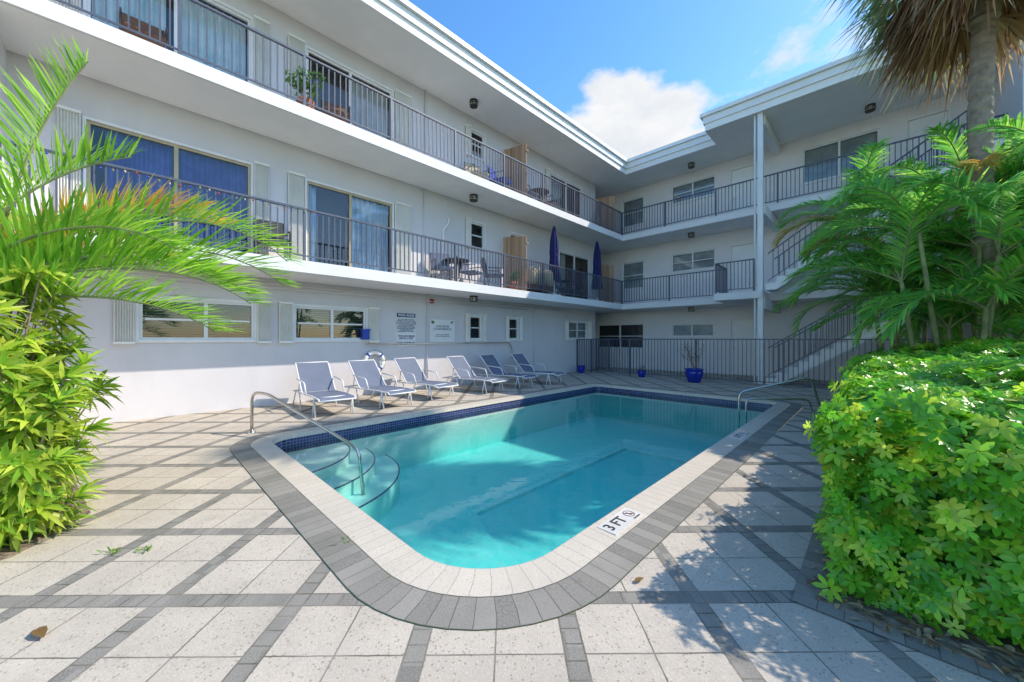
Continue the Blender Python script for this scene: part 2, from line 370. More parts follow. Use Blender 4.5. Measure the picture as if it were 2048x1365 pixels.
def text(body,size,mat,name,parent,loc,rot,align='CENTER',ext=0.001,bold=0):
    cu=bpy.data.curves.new(name,'FONT'); cu.body=body; cu.size=size; cu.align_x=align; cu.align_y='CENTER'; cu.extrude=ext; cu.offset=bold; cu.space_line=.95
    t=bpy.data.objects.new('tmp',cu); col.objects.link(t); dg=bpy.context.evaluated_depsgraph_get(); dg.update()
    me=bpy.data.meshes.new_from_object(t.evaluated_get(dg)); me.materials.clear(); me.materials.append(mat); bpy.data.objects.remove(t)
    me.name=name; o=reg(name,me,loc,parent); o.rotation_euler=rot; return o
def ringmesh(c,r0,r1,z,seg=24):
    mb=MB()
    for k in range(seg):
        a=2*math.pi*k/seg;b=2*math.pi*(k+1)/seg
        mb.quad((c[0]+r0*math.cos(a),c[1]+r0*math.sin(a),z),(c[0]+r1*math.cos(a),c[1]+r1*math.sin(a),z),(c[0]+r1*math.cos(b),c[1]+r1*math.sin(b),z),(c[0]+r0*math.cos(b),c[1]+r0*math.sin(b),z))
    return mb
for (y,txt,lb) in ((2.58,'3 FT','white 3 FT depth marker with no diving symbol'),(6.05,'5 FT','white 5 FT depth marker on the pool coping')):
    mb=MB(); mb.box(-1.455,-1.30,y-.21,y+.22,.014,.0225); d=mk('depth_marker',mb,M_plate,None,label=lb,category='pool sign',group='pool depth markers')
    text(txt,.125,M_inkb,'lettering',d,(-1.378,y-.07,.0245),(0,0,math.pi/2),bold=.0015)
    mk('no_diving_symbol',ringmesh((-1.385,y+.145),.040,.046,.0245),M_inkr,d)
    mb=MB(); mb.box(-.041,.041,-.003,.003,.0,.0015); o=mk('no_diving_bar',mb,M_inkr,d,origin=(0,0,0)); o.location=(-.0075,.14,.0095); o.rotation_euler=(0,0,.8)
    mb=MB(); mb.box(-1.41,-1.362,y+.137,y+.148,.0235,.0242); mb.box(-1.374,-1.362,y+.148,y+.170,.0235,.0242); mk('diver_mark',mb,M_inkb,d)
    text('NO DIVING',.018,M_inkb,'caption',d,(-1.316,y+.145,.0245),(0,0,math.pi/2))
def arc(pts,r=.18,n=6):
    P=[Vector(p) for p in pts]; o=[P[0]]
    for i in range(1,len(P)-1):
        a=(P[i-1]-P[i]).normalized(); b=(P[i+1]-P[i]).normalized(); A=P[i]+a*r;B=P[i]+b*r
        for k in range(n+1):
            t=k/n; o.append(A*(1-t)**2+P[i]*2*t*(1-t)+B*t*t)
    o.append(P[-1]); return o
mb=MB(); mb.tube(arc([(-6.62,1.22,0.0),(-6.62,1.22,.60),(-6.35,1.35,.60),(-4.75,2.02,-.02),(-4.68,2.05,-.6)],.13),.021,10); mb.lathe((-6.62,1.22,0),[(.05,0),(.05,.02),(.02,.03)],12)
mk('pool_handrail',mb,M_steel,None,True,'bent stainless steel handrail over the pool steps','handrail')
mb=MB()
mb.tube(arc([(-1.72,7.5,-.7),(-1.72,7.5,.45),(-.8,8.2,.74),(-.62,8.3,0.0)],.12),.018,10)
mb.tube(arc([(-1.72,8.0,-.7),(-1.72,8.0,.28),(-.85,8.6,.3),(-.8,8.65,0.0)],.12),.016,10)
for z in (-.25,-.5): mb.box(-1.75,-1.67,7.5,8.0,z,z+.02)
mk('pool_ladder',mb,M_steel,None,True,'stainless steel pool ladder rails on the coping','pool ladder')
# ================================================================== BUILDING
F2,F3,RS=2.9,5.87,8.42
bld=empty('apartment_building',(-9.1,16.4,0),'three storey white stucco apartment building with balconies around the pool','apartment building')
PL=lambda u,z,o:(-9.1+o,u,z)
PB=lambda u,z,o:(u,16.4-o,z)
holesL=[];holesB=[]
def shutter(win,P,u0,u1,z0,z1):
    mb=MB(); n=max(4,int((u1-u0)/.03)*2); 
    us=np.linspace(u0,u1,n+1)
    for i in range(n):
        oa=.04 if i%2==0 else .085; ob=.085 if i%2==0 else .04
        mb.quad(P(us[i],z0,oa),P(us[i+1],z0,ob),P(us[i+1],z1,ob),P(us[i],z1,oa))
    mb.pbox(P,u0,u1,z1,z1+.04,.0,.1); mb.pbox(P,u0,u1,z0-.04,z0,.0,.1)
    mk('shutter',mb,M_shut,win)
def window(P,holes,u0,u1,z0,z1,mull=(),frame=None,cover=None,kind='window',sh=(),hbar=False,trim=.05):
    frame=frame or M_white; holes.append((u0,u1,z0,z1)); mb=MB(); t=.045
    mb.pbox(P,u0,u0+t,z0,z1,-.09,-.02);mb.pbox(P,u1-t,u1,z0,z1,-.09,-.02);mb.pbox(P,u0+t,u1-t,z1-t,z1,-.09,-.02);mb.pbox(P,u0+t,u1-t,z0,z0+t,-.09,-.02)
    for m_ in mull: mb.pbox(P,m_-.03,m_+.03,z0+t,z1-t,-.088,-.018)
    if hbar:
        zc=(z0+z1)/2; ed=[u0+t]+[x for x in mull]+[u1-t]
        for i in range(len(ed)-1): mb.pbox(P,ed[i]+.03,ed[i+1]-.03,zc-.018,zc+.018,-.085,-.025)
    win=mk(kind,mb,frame,bld)
    if trim:
        mb=MB(); mb.pbox(P,u0-trim,u0,z0-trim,z1+trim,.001,.022);mb.pbox(P,u1,u1+trim,z0-trim,z1+trim,.001,.022)
        mb.pbox(P,u0,u1,z1,z1+trim,.001,.022); mb.pbox(P,u0,u1,z0-trim,z0,.001,.04 if kind=='window' else .022); mk('window_trim',mb,M_white,win)
    mb=MB(); mb.quad(P(u0+t,z0+t,-.055),P(u1-t,z0+t,-.055),P(u1-t,z1-t,-.055),P(u0+t,z1-t,-.055)); mk('glass',mb,M_glass,win)
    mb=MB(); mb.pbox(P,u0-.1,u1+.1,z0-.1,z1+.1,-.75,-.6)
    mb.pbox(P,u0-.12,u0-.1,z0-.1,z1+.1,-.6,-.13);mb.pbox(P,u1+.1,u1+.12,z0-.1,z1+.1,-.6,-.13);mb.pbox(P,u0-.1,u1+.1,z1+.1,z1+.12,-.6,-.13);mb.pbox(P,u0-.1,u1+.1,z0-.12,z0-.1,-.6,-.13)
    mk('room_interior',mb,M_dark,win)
    if cover in ('blinds','pale'):
        mb=MB(); z=z0+.02; hh_=.018 if cover=='blinds' else .034; off=-.165 if cover=='blinds' else -.15
        while z<z1: mb.quad(P(u0+.02,z,-.12),P(u1-.02,z,-.12),P(u1-.02,z+hh_,off+.015),P(u0+.02,z+hh_,off+.015)); z+=.05 if cover=='blinds' else .042
        mk('blinds',mb,M_blind if cover=='blinds' else M_blindl,win)
    elif cover:
        for (a,b,mt) in cover:
            mb=MB(); n=max(8,int((b-a)/.02)); us=np.linspace(a,b,n+1)
            o=[-.19+.04*math.sin(u*42+2.5*math.sin(u*5)) for u in us]
            for i in range(n): mb.quad(P(us[i],z0+.02,o[i]),P(us[i+1],z0+.02,o[i+1]),P(us[i+1],z1-.03,o[i+1]),P(us[i],z1-.03,o[i]))
            mk('curtain',mb,mt,win,True)
    for (a,b) in sh: shutter(win,P,a,b,z0-.03,z1+.03)
    return win
def door(P,holes,u0,u1,z0,z1):
    holes.append((u0,u1,z0,z1)); mb=MB(); t=.05
    mb.pbox(P,u0,u1,z0,z1,-.09,-.05)
    w=(u1-u0)
    for i in (0,1):
        for (a,b) in ((.12,.45),(.5,.78),(.83,.94)):
            ua=u0+w*(.13+.4*i); mb.pbox(P,ua,ua+w*.33,z0+(z1-z0)*a,z0+(z1-z0)*b,-.05,-.035)
    d=mk('door',mb,M_door,bld)
    mb=MB(); mb.pbox(P,u0-.06,u0,z0,z1+.06,.001,.025);mb.pbox(P,u1,u1+.06,z0,z1+.06,.001,.025);mb.pbox(P,u0,u1,z1,z1+.06,.001,.025); mk('door_frame',mb,M_white,d)
    mb=MB(); q=P(u0+.09,z0+1.0,0); mb.lathe((q[0],q[1],q[2]),[(.001,-.03),(.028,-.02),(.028,.02),(.001,.03)],10); mk('handle',mb,M_steel,d)
window(PL,holesL,.05,1.72,1.38,2.12,(.95,),cover='blinds',hbar=True,sh=((1.76,2.0),(-.25,0.0)))
window(PL,holesL,2.45,4.05,1.38,2.12,(3.25,),cover='blinds',hbar=True,sh=((2.15,2.41),(4.1,4.36)))
window(PL,holesL,7.38,7.86,1.38,2.12,(),cover='blinds',hbar=True,sh=((7.18,7.34),(7.9,8.04)))
window(PL,holesL,9.12,9.6,1.38,2.12,(),cover='blinds',hbar=True,sh=((8.95,9.08),(9.64,9.76)))
window(PL,holesL,12.6,14.0,1.4,2.12,(13.3,),cover='pale',hbar=True,sh=((12.35,12.56),(14.04,14.3)))
window(PL,holesL,-.55,1.66,F2+.02,4.95,(.53,),M_gold,[(-.35,.5,M_cblue),(.56,1.62,M_cblue)],'sliding_door',((1.7,1.97),(-.85,-.6)),trim=.04)
window(PL,holesL,2.7,4.76,F2+.02,4.95,(3.68,),M_gold,[(3.72,4.72,M_cpale),(2.75,2.95,M_cpale)],'sliding_door',((2.32,2.64),(4.82,5.28)),trim=.04)
window(PL,holesL,7.42,7.98,4.3,5.1,(),cover='blinds',hbar=True,sh=((7.2,7.38),))
window(PL,holesL,9.2,9.9,4.3,5.1,(),cover='blinds',hbar=True)
window(PL,holesL,12.0,14.2,F2+.02,4.95,(13.1,),M_white,[(12.1,12.6,M_cblind)],'sliding_door')
window(PL,holesL,-.55,1.66,F3+.02,7.92,(.53,),M_white,[(-.5,.4,M_cwhite),(.55,1.6,M_cwhite)],'sliding_door',((1.7,1.97),(-.85,-.6)))
window(PL,holesL,2.7,4.76,F3+.02,7.92,(3.68,),M_white,[(3.7,4.7,M_cblind)],'sliding_door',((2.32,2.64),(4.82,5.28)))
window(PL,holesL,7.42,7.98,7.2,8.0,(),cover='blinds',hbar=True,sh=((7.2,7.38),))
window(PL,holesL,9.2,9.9,7.2,8.0,(),cover='blinds',hbar=True)
window(PL,holesL,11.4,13.6,F3+.02,7.92,(12.5,),M_white,[(11.5,12.4,M_cblind)],'sliding_door',((11.1,11.35),))
for z,h3 in ((0,0),(F2,1),(F3,2)):
    if h3==0:
        window(PB,holesB,-10.0,-7.6,.95,2.1,(-8.8,),cover='blinds',hbar=True); window(PB,holesB,-6.3,-4.65,1.5,2.02,(-5.5,),cover='pale')
    else:
        window(PB,holesB,-8.65,-7.6,z+.85,z+2.1,(),cover='pale',hbar=True); window(PB,holesB,-6.33,-4.6,z+1.38,z+2.15,(-5.47,),cover='pale',hbar=True)
    door(PB,holesB,-4.02,-3.2,z+.02,z+2.12)
window(PB,holesB,-1.8,.1,F3+.95,F3+2.15,(-.85,),cover='pale'); window(PB,holesB,-1.8,.1,F2+.95,F2+2.15,(-.85,),cover='pale')
door(PB,holesB,.7,1.5,F3+.02,F3+2.12); door(PB,holesB,.7,1.5,F2+.02,F2+2.12)
def wall(P,u0,u1,z0,z1,holes):
    us=sorted({u0,u1}|{h[0] for h in holes}|{h[1] for h in holes}); zs=sorted({z0,z1}|{h[2] for h in holes}|{h[3] for h in holes}); mb=MB()
    for i in range(len(us)-1):
        for j in range(len(zs)-1):
            uc=(us[i]+us[i+1])/2; zc=(zs[j]+zs[j+1])/2
            if any(h[0]<uc<h[1] and h[2]<zc<h[3] for h in holes): continue
            mb.quad(P(us[i],zs[j],0),P(us[i+1],zs[j],0),P(us[i+1],zs[j+1],0),P(us[i],zs[j+1],0))
    for a,b,c,d in holes:
        q=-.13
        mb.quad(P(a,c,0),P(b,c,0),P(b,c,q),P(a,c,q));mb.quad(P(a,d,0),P(b,d,0),P(b,d,q),P(a,d,q));mb.quad(P(a,c,0),P(a,d,0),P(a,d,q),P(a,c,q));mb.quad(P(b,c,0),P(b,d,0),P(b,d,q),P(b,c,q))
    return mb
mb=wall(PL,-7,14.7,0,RS+.1,holesL)
mb.quad((-9.1,14.7,0),(-12,14.7,0),(-12,14.7,RS+.1),(-9.1,14.7,RS+.1)); mb.quad((-9.1,-7,0),(-15,-7,0),(-15,-7,RS+.1),(-9.1,-7,RS+.1))
mb.quad((-12,14.7,0),(-12,16.4,0),(-12,16.4,RS+.1),(-12,14.7,RS+.1)); mk('wall',mb,M_wall,bld)
mb=wall(PB,-12,7,0,RS+.1,holesB); mb.quad((7,16.4,0),(7,20,0),(7,20,RS+.1),(7,16.4,RS+.1)); mk('wall',mb,M_wall2,bld)
mb=MB(); mb.box(2.3,2.55,13.55,16.4,0,RS); mk('pier_wall',mb,M_wall2,bld)
mb=MB(); mb.box(-9.1,-7.75,-1.55,-1.32,0,RS); mk('pier_wall',mb,M_white,bld)
for nm,e,z in (('balcony_floor',[(-3.85,14.8),(-3.85,13.55),(-2.5,13.55),(-2.5,14.8),(1.76,14.8),(1.76,13.55),(7,13.55)],F2),('balcony_floor',[(1.76,14.8),(1.76,13.55),(7,13.55)],F3)):
    mb=MB(); mb.prism([(-14.5,-7),(-7.8,-7),(-7.8,14.8)]+e+[(7,20),(-14.5,20)],z-.23,z); mk(nm,mb,M_slab,bld)
    mb=MB(); mb.prism([(-9.09,-7),(-7.85,-7),(-7.85,14.85),(-2.5,14.85),(6.9,14.85),(6.9,16.39),(-9.09,16.39)],z-.236,z-.232); mk('ceiling',mb,M_soffit,bld)
def roofpoly(g): return [(-15,-7),(-7.6+g,-7),(-7.6+g,14.7-g),(-4.1-g,14.7-g),(-4.1-g,13.5-g),(7,13.5-g),(7,20),(-15,20)]
mb=MB(); mb.prism(roofpoly(0),RS,RS+.22); roof=mk('roof',mb,M_soffit,bld)
mb=MB(); mb.prism(roofpoly(.05),RS+.22,RS+.44); mk('fascia',mb,M_white,roof)
mb=MB(); mb.prism(roofpoly(.13),RS+.44,RS+.56); mk('roof_edge',mb,M_white,roof)
mb=MB(); mb.prism(roofpoly(.09),RS+.56,RS+.585); mk('drip_edge',mb,M_rail,roof)
mb=MB(); mb.box(-2.62,-2.48,13.62,13.76,0,RS); mk('column',mb,M_white,bld)
mb=MB(); mb.tube([(-2.7,13.68,0),(-2.7,13.68,RS)],.03,8); mk('downpipe',mb,M_white,bld)
for z in (RS,F3-.24,F2-.24):
    mb=MB(); mb.box(-2.65,-2.45,13.77,16.39,z-.32,z-.003); mk('beam',mb,M_soffit,bld)
def railing(pts,z0,h,parent=None,name='railing',sp=.112,pk=.008,post=1.75,zs=None,label=None,category=None,mat=None):
    pick=MB(); rails=MB(); plist=[]; zs=zs or [z0]*len(pts)
    for i in range(len(pts)-1):
        a=Vector(pts[i]);b=Vector(pts[i+1]); L=(b-a).length; n=max(1,round(L/sp)); t=(b-a)/L; s=Vector((-t.y,t.x))
        za,zb=zs[i],zs[i+1]
        def bar(za0,za1,hw):
            n0=len(rails.v)
            for (p,z) in ((a,za),(b,zb)):
                for (dz,sg) in ((za0,-1),(za0,1),(za1,1),(za1,-1)): rails.v.append((p.x+s.x*hw*sg,p.y+s.y*hw*sg,z+dz))
            rails.f+=[tuple(n0+k for k in q) for q in ((0,1,5,4),(1,2,6,5),(2,3,7,6),(3,0,4,7),(0,3,2,1),(4,5,6,7))]
        bar(h-.035,h,.025); bar(.09,.115,.014)
        for k in range(1,n):
            p=a+(b-a)*k/n; z=za+(zb-za)*k/n; pick.box(p.x-pk,p.x+pk,p.y-pk,p.y+pk,z+.1,z+h-.03)
        m_=max(1,round(L/post))
        for k in range(0 if i==0 else 1,m_+1):
            p=a+(b-a)*k/m_; z=za+(zb-za)*k/m_; plist.append((p.x,p.y,z))
    mat=mat or M_rail
    r=mk(name,rails,mat,parent,label=label,category=category); mk('pickets',pick,mat,r)
    w=.023
    if name!='stair_railing':
        p0=None
        for p in plist:
            if p0 is None: pb2=MB(); pb2.box(p[0]-w,p[0]+w,p[1]-w,p[1]+w,p[2],p[2]+h-.002); p0=mk('post',pb2,mat,r)
            else:
                q=p0.copy(); col.objects.link(q); q.parent=r; q.location=Vector(np.array(p)-WL[r.name])
    return r
for z in (F2,F3): railing([(-7.87,-1.3),(-7.87,14.87)] ,z,1.02,bld,'balcony_railing',pk=.01)
railing([(-7.87,14.87),(7,14.87)],F3,1.02,bld,'balcony_railing',pk=.01)
railing([(-7.87,14.87),(-3.8,14.87),(-3.8,13.62),(-2.72,13.62)],F2,1.02,bld,'balcony_railing',pk=.01)
railing([(-7.87,-6.8),(-7.87,-1.6)],F2,1.02,bld,'balcony_railing')
def stairs(z0,n,rise):
    run=4.2/n; mb=MB()
    for i in range(n): x=-2.4+run*i; zt=z0+rise*(i+1); mb.box(x-.02,x+run,13.72,14.62,zt-.07,zt)
    for i in range(n): x=-2.4+run*i; zt=z0+rise*(i+1); mb.box(x,x+.02,13.72,14.62,zt-rise,zt-.07)
    s=mk('staircase',mb,M_slab,bld)
    for y in (13.6,14.63):
        mb=MB()
        for i in range(n):
            x=-2.4+run*i; za=z0+rise*(i+1); zb1=max(z0,z0+rise*i-.2); zb2=max(z0,z0+rise*(i+1)-.2)
            n0=len(mb.v)
            for yy in (y,y+.1): mb.v+=[(x,yy,zb1),(x+run,yy,zb2),(x+run,yy,za+.02),(x,yy,za+.02)]
            mb.f+=[tuple(n0+k for k in q) for q in ((0,1,2,3),(7,6,5,4),(0,4,5,1),(3,2,6,7),(0,3,7,4),(1,5,6,2))]
        mk('stringer',mb,M_door,s)
    for y in (13.64,14.69): railing([(-2.35,y),(1.8,y)],0,.95,s,'stair_railing',zs=[z0+rise,z0+rise*n+.12],sp=.13,pk=.01)
stairs(0,16,F2/16); stairs(F2,16,(F3-F2)/16)
lamp=empty('ceiling_lamp',(-8.45,7.0,RS),'black cage drum lamp fixed to the balcony ceiling','ceiling lamp','ceiling lamps')
o=np.array((-8.45,7.0,RS)); mb=MB(); mb.lathe(o,[(.001,0),(.12,0),(.12,-.03),(.1,-.04)],18); mb.lathe(o,[(.115,-.09),(.125,-.09),(.125,-.105),(.115,-.105)],18); mb.lathe(o,[(.1,-.15),(.12,-.15),(.12,-.17),(.001,-.175)],18)
for k in range(6): a=k*math.pi/3; mb.box(o[0]+.11*math.cos(a)-.006,o[0]+.11*math.cos(a)+.006,o[1]+.11*math.sin(a)-.006,o[1]+.11*math.sin(a)+.006,o[2]-.16,o[2]-.03)
mk('lamp_cage',mb,M_black,lamp); mb=MB(); mb.lathe(o,[(.085,-.035),(.09,-.09),(.085,-.15)],18); mk('lamp_glass',mb,M_lens,lamp,True)
for (x,y,z) in ((-8.45,7,F3-.237),(-8.45,7,F2-.237),(-5.25,15.6,RS),(-5.25,15.6,F3-.237),(-5.25,15.6,F2-.237),(-.1,15.5,RS)): copy_thing(lamp,(x,y,z))
def pipe(pts,r,label,mat=M_wall,cat='pipe'): 
    mb=MB(); mb.tube(arc(pts,.08),r,8); mk('conduit_pipe',mb,mat,None,True,label,cat)
pipe([(-9.06,5.8,.0),(-9.06,5.8,F2-.25)],.022,'white painted vertical pipe on the stucco wall')
pipe([(-9.06,-1,2.55),(-9.06,12,2.55)],.018,'painted conduit running under the balcony ceiling')
pipe([(-9.0,0.2,2.46),(-9.0,10,2.46)],.012,'thin conduit running under the balcony ceiling')
pipe([(-9.06,6.35,F2),(-9.06,6.35,4.6),(-9.06,6.55,4.85),(-9.06,6.55,5.0)],.035,'painted vent pipe with a bend at the top',M_white)
pipe([(-9.06,5.75,F3),(-9.06,5.75,RS)],.022,'white painted vertical pipe on the upper wall')
pipe([(-9.07,5.7,F2),(-9.07,5.7,F3-.25)],.016,'white painted vertical pipe beside the sliding door')
pipe([(-9.06,10.4,0),(-9.06,10.4,F2-.25)],.018,'white painted vertical pipe on the stucco wall')
pipe([(-9.02,4.0,1.27),(-9.02,9.05,1.27),(-9.02,9.2,1.05),(-9.02,9.2,.7)],.016,'aluminium safety pole hung along the wall',M_steel,'rescue pole')
mb=MB(); mb.box(-9.09,-9.0,5.9,6.0,2.42,2.53); mb.box(-9.0,-8.99,5.92,5.98,2.45,2.5); mk('alarm_box',mb,M_red,None,label='small red fire alarm box fixed to the building',category='alarm box')
mb=MB(); mb.box(-9.098,-8.96,3.92,4.08,1.38,1.62); mb.box(-9.098,-8.94,3.9,4.1,1.6,1.64); mk('utility_box',mb,M_blue,None,label='small blue box fixed to the stucco wall',category='box')
lr=empty('life_ring',(-8.95,4.15,.55),'white life ring with blue bands hung on the wall','life ring')
def torus(c,R,r,a0,a1,mat,nm):
    mb=MB(); k=24; pts=[(c[0],c[1]+R*math.cos(a0+(a1-a0)*i/k),c[2]+R*math.sin(a0+(a1-a0)*i/k)) for i in range(k+1)]; mb.tube(pts,r,10); mk(nm,mb,mat,lr,True)
c_=(-9.0,4.22,.82); torus(c_,.235,.05,0,2*math.pi,M_white,'ring')
for q in range(4): torus(c_,.235,.053,q*math.pi/2+.65,q*math.pi/2+.85,M_blue,'band')
torus((-9.0,4.22,.82),.30,.008,0,2*math.pi,M_beige,'rope')
sg=MB(); sg.box(-9.098,-9.085,4.87,5.45,1.2,2.1); s=mk('pool_rules_sign',sg,M_white,None,label='white pool rules sign with navy lettering on the wall',category='sign')
h_=MB(); h_.box(-9.0845,-9.0825,4.88,5.44,1.98,2.09); mk('sign_header',h_,M_ink,s)
RW=(math.pi/2,0,math.pi/2)
text('POOL RULES',.085,M_white,'heading',s,(-9.08,5.16,2.035),RW,bold=.002)
text('NO LIFEGUARD ON DUTY\nSWIM AT YOUR OWN RISK\nPOOL HOURS DAWN TO DUSK\nNO FOOD OR DRINK IN POOL\nNO GLASS OR ANIMALS\nIN THE FENCED POOL AREA\nSHOWER BEFORE ENTERING\nCHILDREN MUST BE\nSUPERVISED BY AN ADULT',.043,M_ink,'rules_text',s,(-9.08,5.16,1.76),RW,bold=.0005)
text('POOL MAXIMUM\nDEPTH: 6 FEET',.066,M_ink,'depth_text',s,(-9.08,5.16,1.44),RW,bold=.001)
text('NO DIVING',.1,M_ink,'no_diving_text',s,(-9.08,5.16,1.275),RW,bold=.002)
sg=MB(); sg.box(-9.098,-9.08,5.9,6.78,1.3,1.96); s=mk('welcome_plaque',sg,M_white,None,label='white plaque with palm fronds and condominium name on the wall',category='sign')
text('OUR HOUSE\nCONDOMINIUM',.085,M_ink,'plaque_name',s,(-9.076,6.34,1.72),RW)
text('Please relax and enjoy\nthe pool and guests area',.052,M_ink,'plaque_text',s,(-9.076,6.34,1.5),RW)
for (y0,sgn) in ((5.95,1),(6.73,-1)):
    mb=MB()
    for k in range(9):
        a=math.radians(-70+k*20); L=.13; y=y0; z=1.9; dy=math.cos(a)*L*sgn; dz=math.sin(a)*L*.4-.03; mb.quad((-9.0785,y,z),(-9.0785,y+dy*.6+.008,z+dz*.7+.015),(-9.0785,y+dy,z+dz),(-9.0785,y+dy*.55-.008,z+dz*.6-.01))
    mk('palm_motif',mb,M_cane,s)
for z in (F2,F3):
    for (y,x0,x1,h) in ((8.8,-9.05,-7.95,1.95),(14.35,-8.75,-7.95,1.75)):
        mb=MB(); x=x0
        while x<x1-.05: mb.box(x,x+.08,y,y+.02,z+.04,z+h-.14*(x-x0)); x+=.088
        mb.box(x0,x1,y+.021,y+.05,z+.3,z+.36); mb.box(x0,x1,y+.021,y+.05,z+h-.4,z+h-.34)
        mk('privacy_screen',mb,M_wood,None,label='cedar slat privacy screen standing across the balcony',category='privacy screen',group='balcony privacy screens')
um=empty('patio_umbrella',(-8.15,10.45,F2),'closed navy patio umbrella on the balcony','umbrella','closed patio umbrellas'); o=(-8.15,10.45,F2)
mb=MB(); mb.lathe(o,[(.24,0),(.24,.05),(.06,.09),(.03,.25)],20); mb.tube([(o[0],o[1],F2),(o[0],o[1],F2+2.5)],.02,8); mk('pole',mb,M_white,um)
mb=MB(); mb.lathe(o,[(.19,.55),(.18,.8),(.13,1.35),(.14,1.6),(.12,2.0),(.055,2.4),(.015,2.52)],48,.22,8); mk('canopy',mb,M_navy,um,True)
mb=MB(); mb.lathe(o,[(.145,1.42),(.15,1.46),(.145,1.5)],20); mk('tie_strap',mb,M_navy,um)
copy_thing(um,(-8.15,13.3,F2))
def balc_chair(name,loc,rot,mat,lb,fr=M_black):
    c=empty(name,(0,0,0),lb,'chair','balcony chairs'); WL[c.name]=np.zeros(3)
    mb=MB()
    for sx_ in (-.26,.26):
        mb.tube(arc([(sx_,-.25,0),(sx_,-.25,.62),(sx_,.25,.62)],.06),.013,6); mb.tube([(sx_,.22,0),(sx_,.27,.45),(sx_,.36,.9)],.013,6)
    mk('frame',mb,fr,c)
    mb=MB(); mb.box(-.25,.25,-.25,.25,.4,.45); mk('seat',mb,mat,c)
    mb=MB(); mb.v=[(-.25,.25,.42),(.25,.25,.42),(.25,.37,.92),(-.25,.37,.92),(-.25,.29,.42),(.25,.29,.42),(.25,.41,.92),(-.25,.41,.92)]; mb.f=[(0,1,2,3),(7,6,5,4),(0,4,5,1),(3,2,6,7),(0,3,7,4),(1,5,6,2)]; mk('backrest',mb,mat,c)
    c.location=loc; c.rotation_euler=(0,0,rot); return c
for (x,y,z,r,m_,lb) in ((-8.5,.1,F3,1.6,M_wicker,'brown wicker chair on the upper balcony'),(-8.5,3.1,F3,1.3,M_wicker,'brown wicker chair beside the sliding door'),
    (-8.45,5.9,F2,1.2,M_sling,'dark framed sling chair on the balcony'),(-8.4,6.9,F2,1.9,M_sling,'dark framed sling chair on the balcony'),(-8.3,7.7,F2,2.6,M_sling,'dark framed sling chair beside the planter'),(-8.5,1.9,F2,1.5,M_black,'black chair on the balcony'),(-8.5,7.2,F3,1.4,M_beige,'metal chair with a pale cushion on the upper balcony'),
    (-8.3,8.0,F3,1.9,M_blue,'metal chair with a blue towel on the upper balcony'),(-8.4,9.4,F3,1.6,M_sling,'metal sling chair beside the wood screen'),(-8.45,11.0,F2,1.3,M_sling,'dark framed sling chair beside the umbrella'),(-8.45,12.3,F2,1.8,M_black,'black chair beside the umbrella'),(-8.4,10.6,F3,1.7,M_black,'black chair on the upper balcony')):
    balc_chair('balcony_chair',(x,y,z),r,m_,lb)
for (y,z) in ((6.4,F2),(11.7,F2),(10.0,F3)):
    mb=MB(); o=(-8.5,y,z); mb.lathe(o,[(.001,.72),(.38,.72),(.38,.70),(.03,.68),(.03,.05),(.22,.02),(.22,0)],24); mk('balcony_table',mb,M_black,None,label='round black patio table on the balcony',category='table',group='balcony tables')
so=empty('outdoor_sofa',(-8.4,9.8,F2),'beige cushioned outdoor sofa on the balcony','sofa')
mb=MB(); mb.box(-8.9,-8.05,9.0,10.25,F2+.12,F2+.3); mk('sofa_base',mb,M_wicker,so)
for y in (9.05,9.46,9.87):
    mb=MB(); mb.tube([(-8.12,y+.18,F2+.32),(-8.1,y+.18,F2+.45),(-8.1,y+.18,F2+.65),(-8.12,y+.18,F2+.86)],[.15,.2,.2,.13],14); mk('back_cushion',mb,M_beige,so,True)
    mb=MB(); mb.box(-8.85,-8.32,y+.01,y+.38,F2+.3,F2+.44); mk('seat_cushion',mb,M_beige,so)
sl=empty('string_lights',(-7.82,.2,F2+.9),'string of small coloured bulbs along the balcony railing','string lights')
mb=MB(); pts=[]
for k in range(60): y=-1+k*.06; pts.append((-7.82,y,F2+.99-.05*abs(math.sin(y*4)))) 
mb.tube(pts,.003,4); mk('cable',mb,M_black,sl)
for i,mt in enumerate((M_red,M_blue,M_cane,M_beige)):
    for k in range(i*2+1,60,8):
        mb=MB(); p=pts[k]; mb.lathe((p[0],p[1],p[2]-.03),[(.001,-.018),(.014,-.005),(.012,.012),(.004,.025)],8); mk('bulb',mb,mt,sl,True)
fe=railing([(-9.05,13.2),(-1.9,13.2),(2.0,13.2)],0,1.4,None,'pool_fence',sp=.115,pk=.009,post=2.4,label='slate grey metal picket fence across the end of the pool deck',category='fence')
fe2=railing([(-8.4,13.25),(-8.4,14.7)],0,1.4,None,'pool_gate',sp=.115,pk=.009,post=1.4,label='slate grey metal picket gate beside the building wall',category='gate')
